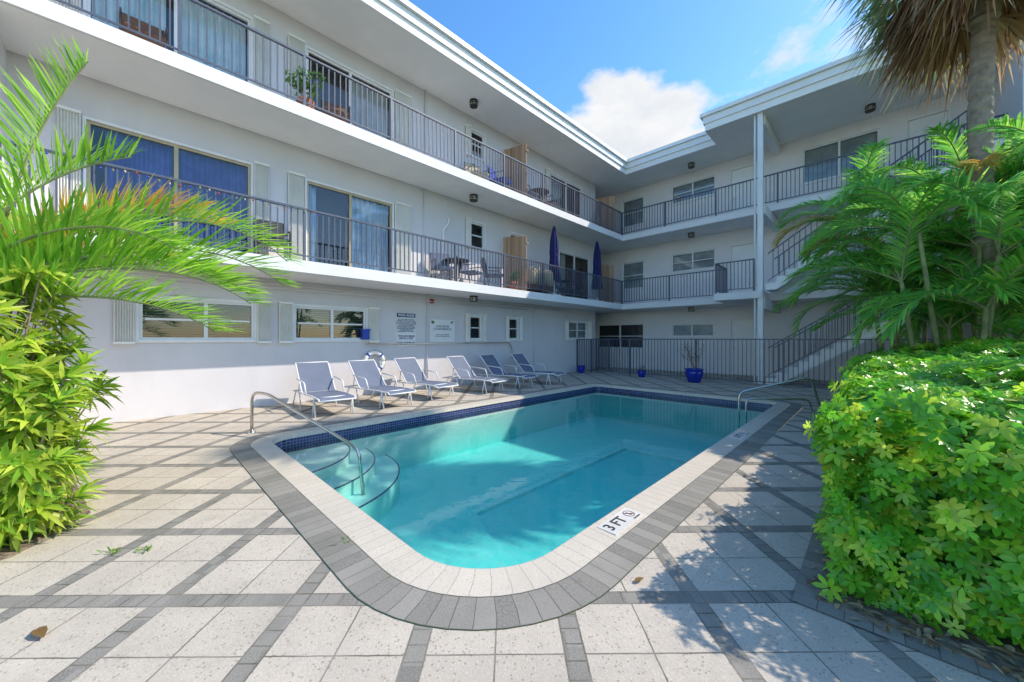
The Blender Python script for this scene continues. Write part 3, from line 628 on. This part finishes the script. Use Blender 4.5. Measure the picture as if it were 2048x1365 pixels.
# ================================================================== POTS
def pot(loc,r,h,lb):
    o=loc; e=empty('flower_pot',o,lb,'flower pot'); mb=MB()
    mb.lathe(o,[(.001,.0),(r*.62,0),(r*.7,h*.1),(r*.98,h*.55),(r*1.0,h*.75),(r*.92,h*.9),(r*1.05,h*.95),(r*1.05,h),(r*.92,h),(r*.9,h*.85)],28); mk('pot_body',mb,M_potb,e,True)
    mb=MB(); mb.lathe(o,[(r*.9,h*.86),(.001,h*.88)],20); mk('soil',mb,M_soil,e); return e
pot((-4.15,12.6,0),.27,.44,'large glossy cobalt blue pot with a bare shrub'); pot((-6.05,12.9,0),.15,.26,'small glossy cobalt blue pot beside the fence'); pot((-8.6,12.8,0),.17,.3,'small glossy cobalt blue pot beside the wall')
def shrub(loc,n,h,spread,lb,cols,nl=9,ls=.05):
    e=empty('potted_shrub',loc,lb,'plant'); br=MB(); P=[];D=[]
    for k in range(n):
        a=rng.uniform(0,6.28); p=np.array(loc,float); pts=[p.copy()]; d=np.array([math.cos(a)*spread,math.sin(a)*spread,1.0])
        for j in range(6):
            p=p+d/np.linalg.norm(d)*h/6*rng.uniform(.7,1.2); d=d+rng.normal(0,.25,3)*[1,1,.3]; pts.append(p.copy())
            if j>1:
                for q in range(nl): P.append(p+rng.normal(0,.04,3)); D.append(rng.normal(0,1,3)+[0,0,.4])
        br.tube(pts,[.009*(1-i/8) for i in range(7)],5,False)
    mk('branches',br,M_tan,e); P=np.array(P);D=np.array(D); N=len(P)
    leafobj('foliage',[leaves(P,D,rng.normal(0,1,(N,3))+[0,0,1],rng.uniform(.6,1.3,N)*ls,ls*.5,.2,rc(N,*cols))],M_leaf,e,loc)
shrub((-4.15,12.6,.38),11,.95,.33,'sparse twiggy shrub with reddish leaves growing in the blue pot',[(.18,.05,.04),(.12,.14,.05)],4)
shrub((-6.05,12.9,.22),5,.2,.6,'tiny plant growing in the small blue pot',[(.08,.16,.03)],3)
mbp=MB(); mbp.lathe((-8.15,2.4,F3),[(.001,0),(.13,0),(.17,.28),(.15,.28),(.001,.25)],18); mk('terracotta_pot',mbp,M_terr,None,True,'terracotta pot on the upper balcony','flower pot')
shrub((-8.15,2.4,F3+.25),9,.6,.5,'leafy green plant growing in the terracotta pot',[(.06,.15,.03),(.10,.2,.04)],8,.09)
mbp=MB(); mbp.lathe((-8.1,8.3,F2),[(.001,0),(.13,0),(.17,.28),(.15,.28),(.001,.25)],18); mk('terracotta_pot',mbp,M_terr,None,True,'terracotta pot beside the balcony railing','flower pot')
shrub((-8.1,8.3,F2+.25),9,.35,.5,'leafy green plant growing beside the balcony railing',[(.06,.15,.03),(.10,.2,.04)],6,.06)
# ================================================================== CHAISE LOUNGES
ch=empty('chaise_lounge',(0,0,0),'white framed chaise lounge with grey blue sling on the deck','chaise lounge','chaise lounges on the pool deck')
W2=.31
seat=[(.95,.30),(.90,.335),(.5,.345),(.0,.33),(-.18,.33)]; ang=math.radians(48)
back=[(-.18,.335),(-.25,.38),(-.25-.62*math.cos(ang),.38+.62*math.sin(ang)),(-.27-.68*math.cos(ang),.36+.72*math.sin(ang))]
mb=MB()
for s_ in (-1,1):
    y=s_*W2
    mb.tube([(x,y,z) for x,z in seat]+[(-.9,y,.31)],.014,8); mb.tube([(x,y,z) for x,z in back],.014,8)
    mb.tube(arc([(.78,y*1.06,0),(.70,y*1.06,.33)],.05),.013,8); mb.tube([(.62,y*1.06,0),(.70,y*1.06,.33)],.013,8)
    mb.tube([(-.86,y*1.06,0),(-.62,y*1.06,.32)],.013,8); mb.tube([(-.2,y*1.06,0),(-.32,y*1.06,.32)],.013,8)
    mb.tube(arc([(.22,y*1.1,.34),(.12,y*1.12,.56),(-.42,y*1.12,.60)],.07),.014,8)
for (x,z) in ((.95,.30),(-.9,.31),(.7,.33),back[-1]): mb.tube([(x,-W2,z),(x,W2,z)],.014,8)
mb.tube([(-.5,-W2,.31),(-.48,-W2*.9,.6)],.01,6); mb.tube([(-.5,W2,.31),(-.48,W2*.9,.6)],.01,6)
mk('frame',mb,M_white,ch,True)
def sling(path,nm):
    mb=MB(); n=len(path)
    for i in range(n):
        for j in range(7):
            y=-W2+.01+(2*W2-.02)*j/6; sag=.025*math.sin(math.pi*j/6)*math.sin(math.pi*i/(n-1)); mb.v.append((path[i][0],y,path[i][1]+.012-sag))
    for i in range(n-1):
        for j in range(6): a=i*7+j; mb.f.append((a,a+1,a+8,a+7))
    mk(nm,mb,M_sling,ch,True)
sp_=[(.94,.30),(.90,.335),(.7,.34),(.5,.345),(.25,.338),(.0,.33),(-.18,.33)]; sling(sp_,'seat_sling')
b0,b1=back[1],back[2]; sling([(-.19,.335),(-.25,.38)]+[(b0[0]+(b1[0]-b0[0])*t,b0[1]+(b1[1]-b0[1])*t) for t in (.25,.5,.75,1)]+[back[-1]],'back_sling')
pos=[(-7.82,2.6,-.05),(-7.75,3.72,.08),(-7.95,4.95,.1),(-7.8,6.45,.12),(-7.9,7.75,.14),(-7.8,9.0,.14)]
ch.location=pos[0][:2]+(0.0,); ch.rotation_euler=(0,0,pos[0][2])
for x,y,r in pos[1:]: copy_thing(ch,(x,y,0),r)
# ================================================================== PLANTS
soil=MB(); soil.prism([(-.22,2.55),(8,2.55),(8,12.8),(.1,12.8),(-.22,10.5)],-.02,.012); mk('planting_bed',soil,M_soil,None,kind='structure')
def strip(pts,w):
    u=0; mb=MB()
    for i in range(len(pts)-1):
        a=Vector(pts[i]);b=Vector(pts[i+1]);t=(b-a).normalized();s=Vector((-t.y,t.x))*w; n=len(mb.v)
        L=(b-a).length
        mb.v+=[(a.x,a.y,.008),(b.x,b.y,.008),(b.x+s.x,b.y+s.y,.008),(a.x+s.x,a.y+s.y,.008)]; mb.f.append((n,n+1,n+2,n+3)); mb.uv+=[(u,0),(u+L,0),(u+L,1),(u,1)]; u+=L
    return mb
mk('paver_edging',strip([(-.22,2.55),(-.22,10.5)],.1),M_copg,None,kind='structure')
mk('paver_edging',strip([(-.32,2.45),(8,2.45)],.1),M_copg,None,kind='structure')
n_=420; PP=np.stack([rng.uniform(-.25,1.6,n_),rng.uniform(2.5,2.75,n_),rng.uniform(.014,.03,n_)],1); q_=140; PP[:q_,0]=rng.uniform(-.3,-.1,q_); PP[:q_,1]=rng.uniform(2.6,9,q_)
aa=rng.uniform(0,6.28,n_); o=leafobj('leaf_litter',[leaves(PP,np.stack([np.cos(aa),np.sin(aa),rng.normal(.1,.2,n_)],1),rng.normal(0,.3,(n_,3))+[0,0,1],rng.uniform(.03,.08,n_),rng.uniform(.008,.03,n_),.1,rc(n_,(.30,.20,.10),(.22,.13,.07),(.40,.32,.2)),fold=.5)],M_dry,None,(0,3,0)); o['kind']='stuff'; o['label']='dry leaf litter along the edge of the planting bed'; o['category']='leaf litter'
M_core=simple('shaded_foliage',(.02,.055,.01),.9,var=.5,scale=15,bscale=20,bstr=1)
def hedge(x0,x1,y0,y1,h0,h1,dens,lb,sizef=1.0,front=True):
    e=empty('hedge',(x0+.5,(y0+y1)/2,0),lb,'hedge'); P=[];A=[]; dep=[]
    def bump(a,b): return .035*math.sin(a*3.1+b*1.3)+.03*math.sin(a*1.2-b*4.3)+.03*math.sin(a*9+b*7)
    def H(x,y): t=min(1,max(0,(x-x0)/1.2)); return h0+(h1-h0)*t+bump(x,y)*1.2
    X1=min(x1,2.4)
    for _ in range(int((X1-x0)*(y1-y0)*dens)):
        x=rng.uniform(x0,X1);y=rng.uniform(y0,y1)
        d=rng.random()**1.6*.26; ed=min(x-x0,y-y0 if front else 9); z=H(x,y)-d-max(0,.22-ed)**2*2.2; P.append((x,y,z)); A.append((rng.normal(-.1,.45),rng.normal(-.15,.45),1)); dep.append(d)
    for _ in range(int((y1-y0)*h0*dens*1.3)):
        y=rng.uniform(y0,y1); z=rng.uniform(.05,H(x0,y)-.03); d=rng.random()**1.6*.24; x=x0+d+bump(y*1.7,z*2)+.05*(1-min(1,z/.3)); P.append((x,y,z)); A.append((-1,rng.normal(-.2,.4),rng.normal(.7,.4))); dep.append(d)
    if front:
        for _ in range(int((X1-x0)*h0*dens*1.7)):
            x=rng.uniform(x0,X1); z=rng.uniform(.03,H(x,y0)-.03); d=rng.random()**1.6*.24; y=y0+d+bump(x*1.7,z*2); P.append((x,y,z)); A.append((rng.normal(-.2,.4),-1,rng.normal(.7,.4))); dep.append(d)
    P=np.array(P);A=np.array(A);dep=np.array(dep); A/=np.linalg.norm(A,axis=1,keepdims=True); N=len(P)
    T=np.cross(A,rng.normal(0,1,(N,3))); T/=np.linalg.norm(T,axis=1,keepdims=True); B=np.cross(A,T)
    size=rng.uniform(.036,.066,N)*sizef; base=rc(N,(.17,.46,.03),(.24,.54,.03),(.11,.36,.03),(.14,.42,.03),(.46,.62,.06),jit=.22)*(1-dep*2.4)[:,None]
    parts=[]; k=7
    for j in range(k):
        a=2*math.pi*j/k+rng.uniform(-.15,.15,N); D=T*np.cos(a)[:,None]+B*np.sin(a)[:,None]+A*rng.uniform(.05,.4,(N,1))
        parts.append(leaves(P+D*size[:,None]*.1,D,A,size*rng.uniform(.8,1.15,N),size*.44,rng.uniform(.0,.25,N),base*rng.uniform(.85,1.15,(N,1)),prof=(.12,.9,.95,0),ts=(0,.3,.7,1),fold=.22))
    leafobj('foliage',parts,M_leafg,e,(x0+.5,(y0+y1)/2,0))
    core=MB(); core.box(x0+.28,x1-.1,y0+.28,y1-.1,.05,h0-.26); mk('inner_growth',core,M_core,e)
    br=MB()
    for _ in range(60):
        x=rng.uniform(x0+.1,x0+.5) if rng.random()<.6 else rng.uniform(x0,x1); y=rng.uniform(y0+.15,y1) if x<x0+.5 else y0+.25
        br.tube([(x,y,0.0),(x+rng.normal(0,.05),y+rng.normal(0,.05),.4),(x+rng.normal(0,.1),y+rng.normal(0,.1),.8)],[.013,.01,.006],5,False)
    mk('stems',br,M_tan,e)
hedge(-.18,2.9,2.68,6.2,1.06,1.2,560,'dense glossy green umbrella plant hedge along the paved deck')
hedge(-.22,3.2,6.15,10.2,1.08,1.32,290,'dense yellow green hedge at the far end of the bed',1.1,False)
def areca(loc,n,h,fl_,lb,cols,ncane=7,orange=0,lw=.04,ll=.5,nl=46,name='areca_palm',hmin=.4,bend=(1.3,2.4)):
    e=empty(name,loc,lb,'palm tree'); tr=MB(); ra=MB(); parts=[]
    for c in range(ncane):
        a=2*math.pi*c/ncane+rng.uniform(-.4,.4); r=rng.uniform(.05,.45); b=np.array([loc[0]+r*math.cos(a),loc[1]+r*math.sin(a),loc[2]]); hh=h*(hmin+(1-hmin)*((c*3)%ncane)/(ncane-1))
        top=b+np.array([math.cos(a)*.35*hh/3,math.sin(a)*.35*hh/3,hh]); mid=(b+top)/2+[0,0,.05]
        tr.tube([b,mid,top],[.042,.035,.028],8,False)
        m_=max(2,n//ncane)
        for k in range(m_):
            az=a+rng.uniform(-1.7,1.7) if k%2 else rng.uniform(0,6.28); el=rng.uniform(.45,1.35)
            cc=cols if rng.random()>orange else [(.6,.36,.07),(.5,.42,.09)]
            parts+=frond(top,az,el,fl_*rng.uniform(.75,1.1),rng.uniform(*bend),nl,ll*rng.uniform(.85,1.1),cc,ra,lw=lw)
    mk('trunk',tr,M_cane,e,True); mk('frond_stems',ra,M_cane,e); leafobj('crown',parts,M_leaf,e,loc)
G=[(.15,.38,.07),(.22,.50,.08),(.34,.56,.09),(.15,.40,.10)]
areca((.65,10.9,0),72,4.3,2.0,'tall clumping areca palm with arching green fronds',G,9,.10,hmin=.5,lw=.034)
areca((1.6,10.7,0),63,4.4,2.0,'clumping areca palm beside the tall palm trunk',G,9,.04,hmin=.4,lw=.034)
areca((1.0,8.9,0),56,3.1,1.8,'areca palm growing through the hedge',G,8,.10,hmin=.42,lw=.034)
areca((2.8,9.2,0),36,4.3,1.9,'areca palm behind the hedge',G,6,.03,lw=.034)
areca((2.8,5.7,0),12,3.3,1.7,'areca palm beside the hedge casting dappled shade',G,4,.0,nl=34,hmin=.6,lw=.03)
# fan palm
fp=empty('fan_palm',(1.25,9.6,0),'tall fan palm with a shaggy skirt of dry brown fronds','palm tree')
mb=MB(); pts=[];rr=[]
for i in range(140): z=i*.06; pts.append((1.25+.03*math.sin(z),9.6+.01*math.sin(z*3),z)); rr.append((.165 if z>6.5 else .13)+.010*(i%2)+.006*math.sin(i*1.7))
mb.tube(pts,rr,16); mk('trunk',mb,M_tan,fp)
def fan(n,zc,el0,el1,pl,bl,cols,droop,nb=18,spread=1.1):
    parts=[]
    for _ in range(n):
        az=rng.uniform(0,6.28); el=rng.uniform(el0,el1); d=np.array([math.cos(az)*math.cos(el),math.sin(az)*math.cos(el),math.sin(el)]); o=np.array([1.25,9.6,zc+rng.uniform(-.5,.4)])
        hp=o+d*pl*rng.uniform(.5,1.1); side=np.cross(d,[0,0,1]); side/=np.linalg.norm(side)+1e-9; up=np.cross(side,d)
        parts.append(leaves([o],[d],[up],np.linalg.norm(hp-o),.03,0.0,rc(1,*cols)))
        a=np.linspace(-spread,spread,nb)+rng.normal(0,.05,nb); D=d*np.cos(a)[:,None]+side*np.sin(a)[:,None]+rng.normal(0,.1,(nb,3)); 
        parts.append(leaves(np.repeat([hp],nb,0),D,np.repeat([up],nb,0),bl*rng.uniform(.7,1.1,nb),.05,droop*rng.uniform(.6,1.3,nb),rc(nb,*cols,jit=.3),prof=(.3,1,.6,0)))
    return parts
BR=[(.45,.27,.15),(.34,.20,.11),(.56,.39,.24),(.24,.13,.08)]
leafobj('dry_skirt',fan(120,8.0,-1.05,-.25,.9,.9,BR,.65),M_dry,fp,(1.25,9.6,0))
GG=[(.16,.26,.10),(.24,.32,.14),(.32,.34,.18)]
leafobj('crown',fan(34,8.9,-.1,1.4,1.3,1.0,G,.35,20)+fan(34,8.0,-.55,.05,1.25,.9,GG,.5,18),M_leaf,fp,(1.25,9.6,0))
# left feather palm
lp=empty('feather_palm',(-5.3,-1.0,0),'feathery bright green palm with some orange fronds beside the deck','palm tree')
tr=MB(); ra=MB(); parts=[]; Y1=[(.26,.46,.05),(.36,.56,.07),(.18,.38,.04)]; OR=[(.75,.38,.06),(.6,.48,.09)]
heads=[(-5.2,-.85,1.72),(-5.45,-1.15,1.4),(-5.0,-1.1,1.55)]
for hx,hy,hz in heads: tr.tube([(hx*.5-2.65,hy*.5-.5,0),(hx,hy,hz)],[.05,.035],8,False)
spec=[(0,67,52,2.5,1.9,0),(0,60,82,2.2,.45,0),(0,60,30,2.0,1.3,0),(2,74,46,2.0,1.7,0),(1,90,62,1.8,1.5,1),(0,100,64,1.9,1.2,1),(0,170,55,2.0,1.5,0),(2,-20,50,1.8,1.6,0),(1,130,50,1.9,1.5,0),(2,70,72,1.9,1.0,0),
      (0,72,40,2.3,1.6,0),(2,66,34,2.2,1.4,0),(1,70,55,2.1,1.5,0),(0,84,62,1.9,1.5,1),(2,58,58,1.9,1.8,0),(2,62,20,1.9,1.1,0)]
for hd,az,el,L,bd,o_ in spec:
    parts+=frond(heads[hd],math.radians(az),math.radians(el),L,bd,64,.50,OR if o_ else Y1,ra,lw=.024,vee=.7,dr=(.0,.25))
mk('trunk',tr,M_cane,lp,True); mk('frond_stems',ra,M_cane,lp); leafobj('crown',parts,M_leaf,lp,(-5.3,-1.0,0))
def dracaena(loc,rad,h,n,lb,z0=.05):
    e=empty('dracaena_bush',loc,lb,'shrub'); st_=MB(); parts=[]
    for _ in range(n):
        u=rng.uniform(0,6.28); zz=rng.uniform(z0,1); r=rad*(1-.35*abs(zz-.5))*rng.uniform(.3,1.05)
        tip=np.array([loc[0]+r*math.cos(u),loc[1]+r*math.sin(u),zz*h]); b=np.array([loc[0]+rng.normal(0,.08)-.1,loc[1]+rng.normal(0,.08)-.1,0])
        mid=b*.45+tip*.55+[0,0,-.12]*1; st_.tube([b,mid,tip],[.009,.007,.005],5,False)
        A=np.array([math.cos(u)*.7,math.sin(u)*.7,.6])+rng.normal(0,.25,3); A/=np.linalg.norm(A); T=np.cross(A,[.3,.2,1]); T/=np.linalg.norm(T); B=np.cross(A,T)
        k=26; t=np.linspace(0,1,k); a=np.arange(k)*2.4; D=(T[None]*np.cos(a)[:,None]+B[None]*np.sin(a)[:,None])*(1.1-.6*t)[:,None]+A[None]*(-.1+.95*t)[:,None]
        P=tip[None]+A[None]*((t-.75)*.16)[:,None]
        cs=rc(k,(.30,.42,.04),(.46,.54,.07),(.17,.32,.03)); cs=cs*(.7+.5*t)[:,None]
        parts.append(leaves(P,D,np.repeat([A],k,0)+rng.normal(0,.1,(k,3)),rng.uniform(.13,.21,k),.034,rng.uniform(.1,.5,k),cs,prof=(.5,1,.8,0),fold=.35))
    mk('stems',st_,M_tan,e,True); leafobj('foliage',parts,M_leaf,e,loc)
dracaena((-4.68,-.8,0),.58,1.95,140,'bushy yellow green dracaena with narrow pointed leaves')
dracaena((-4.4,-1.25,0),.55,1.7,80,'bushy yellow green dracaena beside the pavers')
dracaena((-4.28,-.62,0),.40,1.25,95,'low yellow green dracaena leaning over the pavers',.03)
soil=MB(); soil.prism([(-4.6,-3.5),(-3.85,-1.2),(-3.95,-.55),(-4.5,-.25),(-6.2,-.5),(-6.5,-3.5)],-.02,.012); mk('planting_bed',soil,M_soil,None,kind='structure')
for (x,y) in ((-3.55,-.1),(-3.45,.05),(-1.93,-.42),(-2.6,1.0)):
    k=14; a=rng.uniform(0,6.28,k); o=leafobj('weed',[leaves(np.repeat([(x,y,.004)],k,0)+rng.normal(0,.02,(k,3))*[1,1,0],np.stack([np.cos(a),np.sin(a),rng.uniform(.2,1.2,k)],1),np.repeat([(0,0,1.)],k,0)+rng.normal(0,.2,(k,3)),rng.uniform(.03,.07,k),.01,.3,rc(k,(.12,.25,.04),(.2,.3,.06)))],M_leaf,None,(x,y,0)); o['label']='small green weed growing between the pavers'; o['category']='weed'; o['group']='weeds in the paving joints'
for (x,y,r) in ((-2.86,-.33,.3),(-.98,2.0,1.2)):
    s_=.05 if y<0 else .03; P=[(x,y,.012)]; v,f,c=leaves(P,[(math.cos(r),math.sin(r),.05)],[(0,0,1)],s_*2.4,s_,.0,[(.22,.13,.05)],fold=.5)
    o=leafobj('fallen_leaf',[(v,f,c)],M_dry,None,(x,y,.01)); o['label']='dry brown leaf lying on the pavers'; o['category']='leaf'; o['group']='fallen leaves'
# ================================================================== LIGHT / WORLD / CAMERA
S=Vector((.65,.70,.92)).normalized()
sun=bpy.data.lights.new('sun','SUN'); sun.energy=5.0; sun.angle=math.radians(.6); sun.color=(1,.91,.78)
so_=bpy.data.objects.new('sun',sun); col.objects.link(so_); so_.rotation_euler=S.to_track_quat('Z','Y').to_euler(); so_.location=(5,5,20)
w=bpy.data.worlds.new('World'); scene.world=w; w.use_nodes=True; nt=w.node_tree; nt.nodes.clear()
out=nt.nodes.new('ShaderNodeOutputWorld'); bg=nt.nodes.new('ShaderNodeBackground'); sk=nt.nodes.new('ShaderNodeTexSky'); sk.sky_type='NISHITA'; sk.sun_disc=False
sk.sun_elevation=math.asin(S.z); sk.sun_rotation=math.atan2(S.x,S.y); sk.air_density=1.0; sk.dust_density=.4; sk.ozone_density=1.0
STR=.33; bg.inputs[1].default_value=STR
hs=nt.nodes.new('ShaderNodeHueSaturation'); hs.inputs['Saturation'].default_value=1.3; nt.links.new(sk.outputs[0],hs.inputs['Color'])
tc=nt.nodes.new('ShaderNodeTexCoord').outputs['Generated']
def dirmask(v,lo,hi):
    vm=nt.nodes.new('ShaderNodeVectorMath'); vm.operation='DOT_PRODUCT'; nt.links.new(tc,vm.inputs[0]); vm.inputs[1].default_value=Vector(v).normalized(); return E(nt,ramp(nt,vm.outputs['Value'],lo,hi))
mp=nt.nodes.new('ShaderNodeMapping'); nt.links.new(tc,mp.inputs[0]); mp.inputs['Scale'].default_value=(1,1,1.9)
nz=noise(nt,7,7,.55,mp.outputs[0])
k=E(nt,nz)*.6+dirmask((-.43,.80,.37),.962,.990)*.40
mask=E(nt,ramp(nt,k,.50,.60))
k2=E(nt,noise(nt,11,6,.6,mp.outputs[0]))*.6+dirmask((-.056,.86,.506),.985,1.0)*.14+dirmask((-.30,.9,.50),.985,1.0)*.08
mask=mask.mx(E(nt,ramp(nt,k2,.42,.54))*.7)
nz2=ramp(nt,noise(nt,9,6,.6,mp.outputs[0]),.3,.75)
cc=mixc(nt,nz2,(2.35,2.5,2.7),(3.0,3.0,3.0))
c=mixc(nt,mask,hs.outputs[0],cc); nt.links.new(c,bg.inputs[0]); nt.links.new(bg.outputs[0],out.inputs[0])
cam=bpy.data.cameras.new('camera'); cam.sensor_width=36; cam.lens=740/2048*36; cam.clip_end=3000; cam.clip_start=.05; cam.shift_y=-4.5/2048
co=bpy.data.objects.new('camera',cam); col.objects.link(co); co.location=(0,0,1.4); co.rotation_euler=(math.radians(90),0,math.radians(44.45)); scene.camera=co
scene.view_settings.view_transform='Standard'; scene.view_settings.look='None'; scene.view_settings.exposure=0
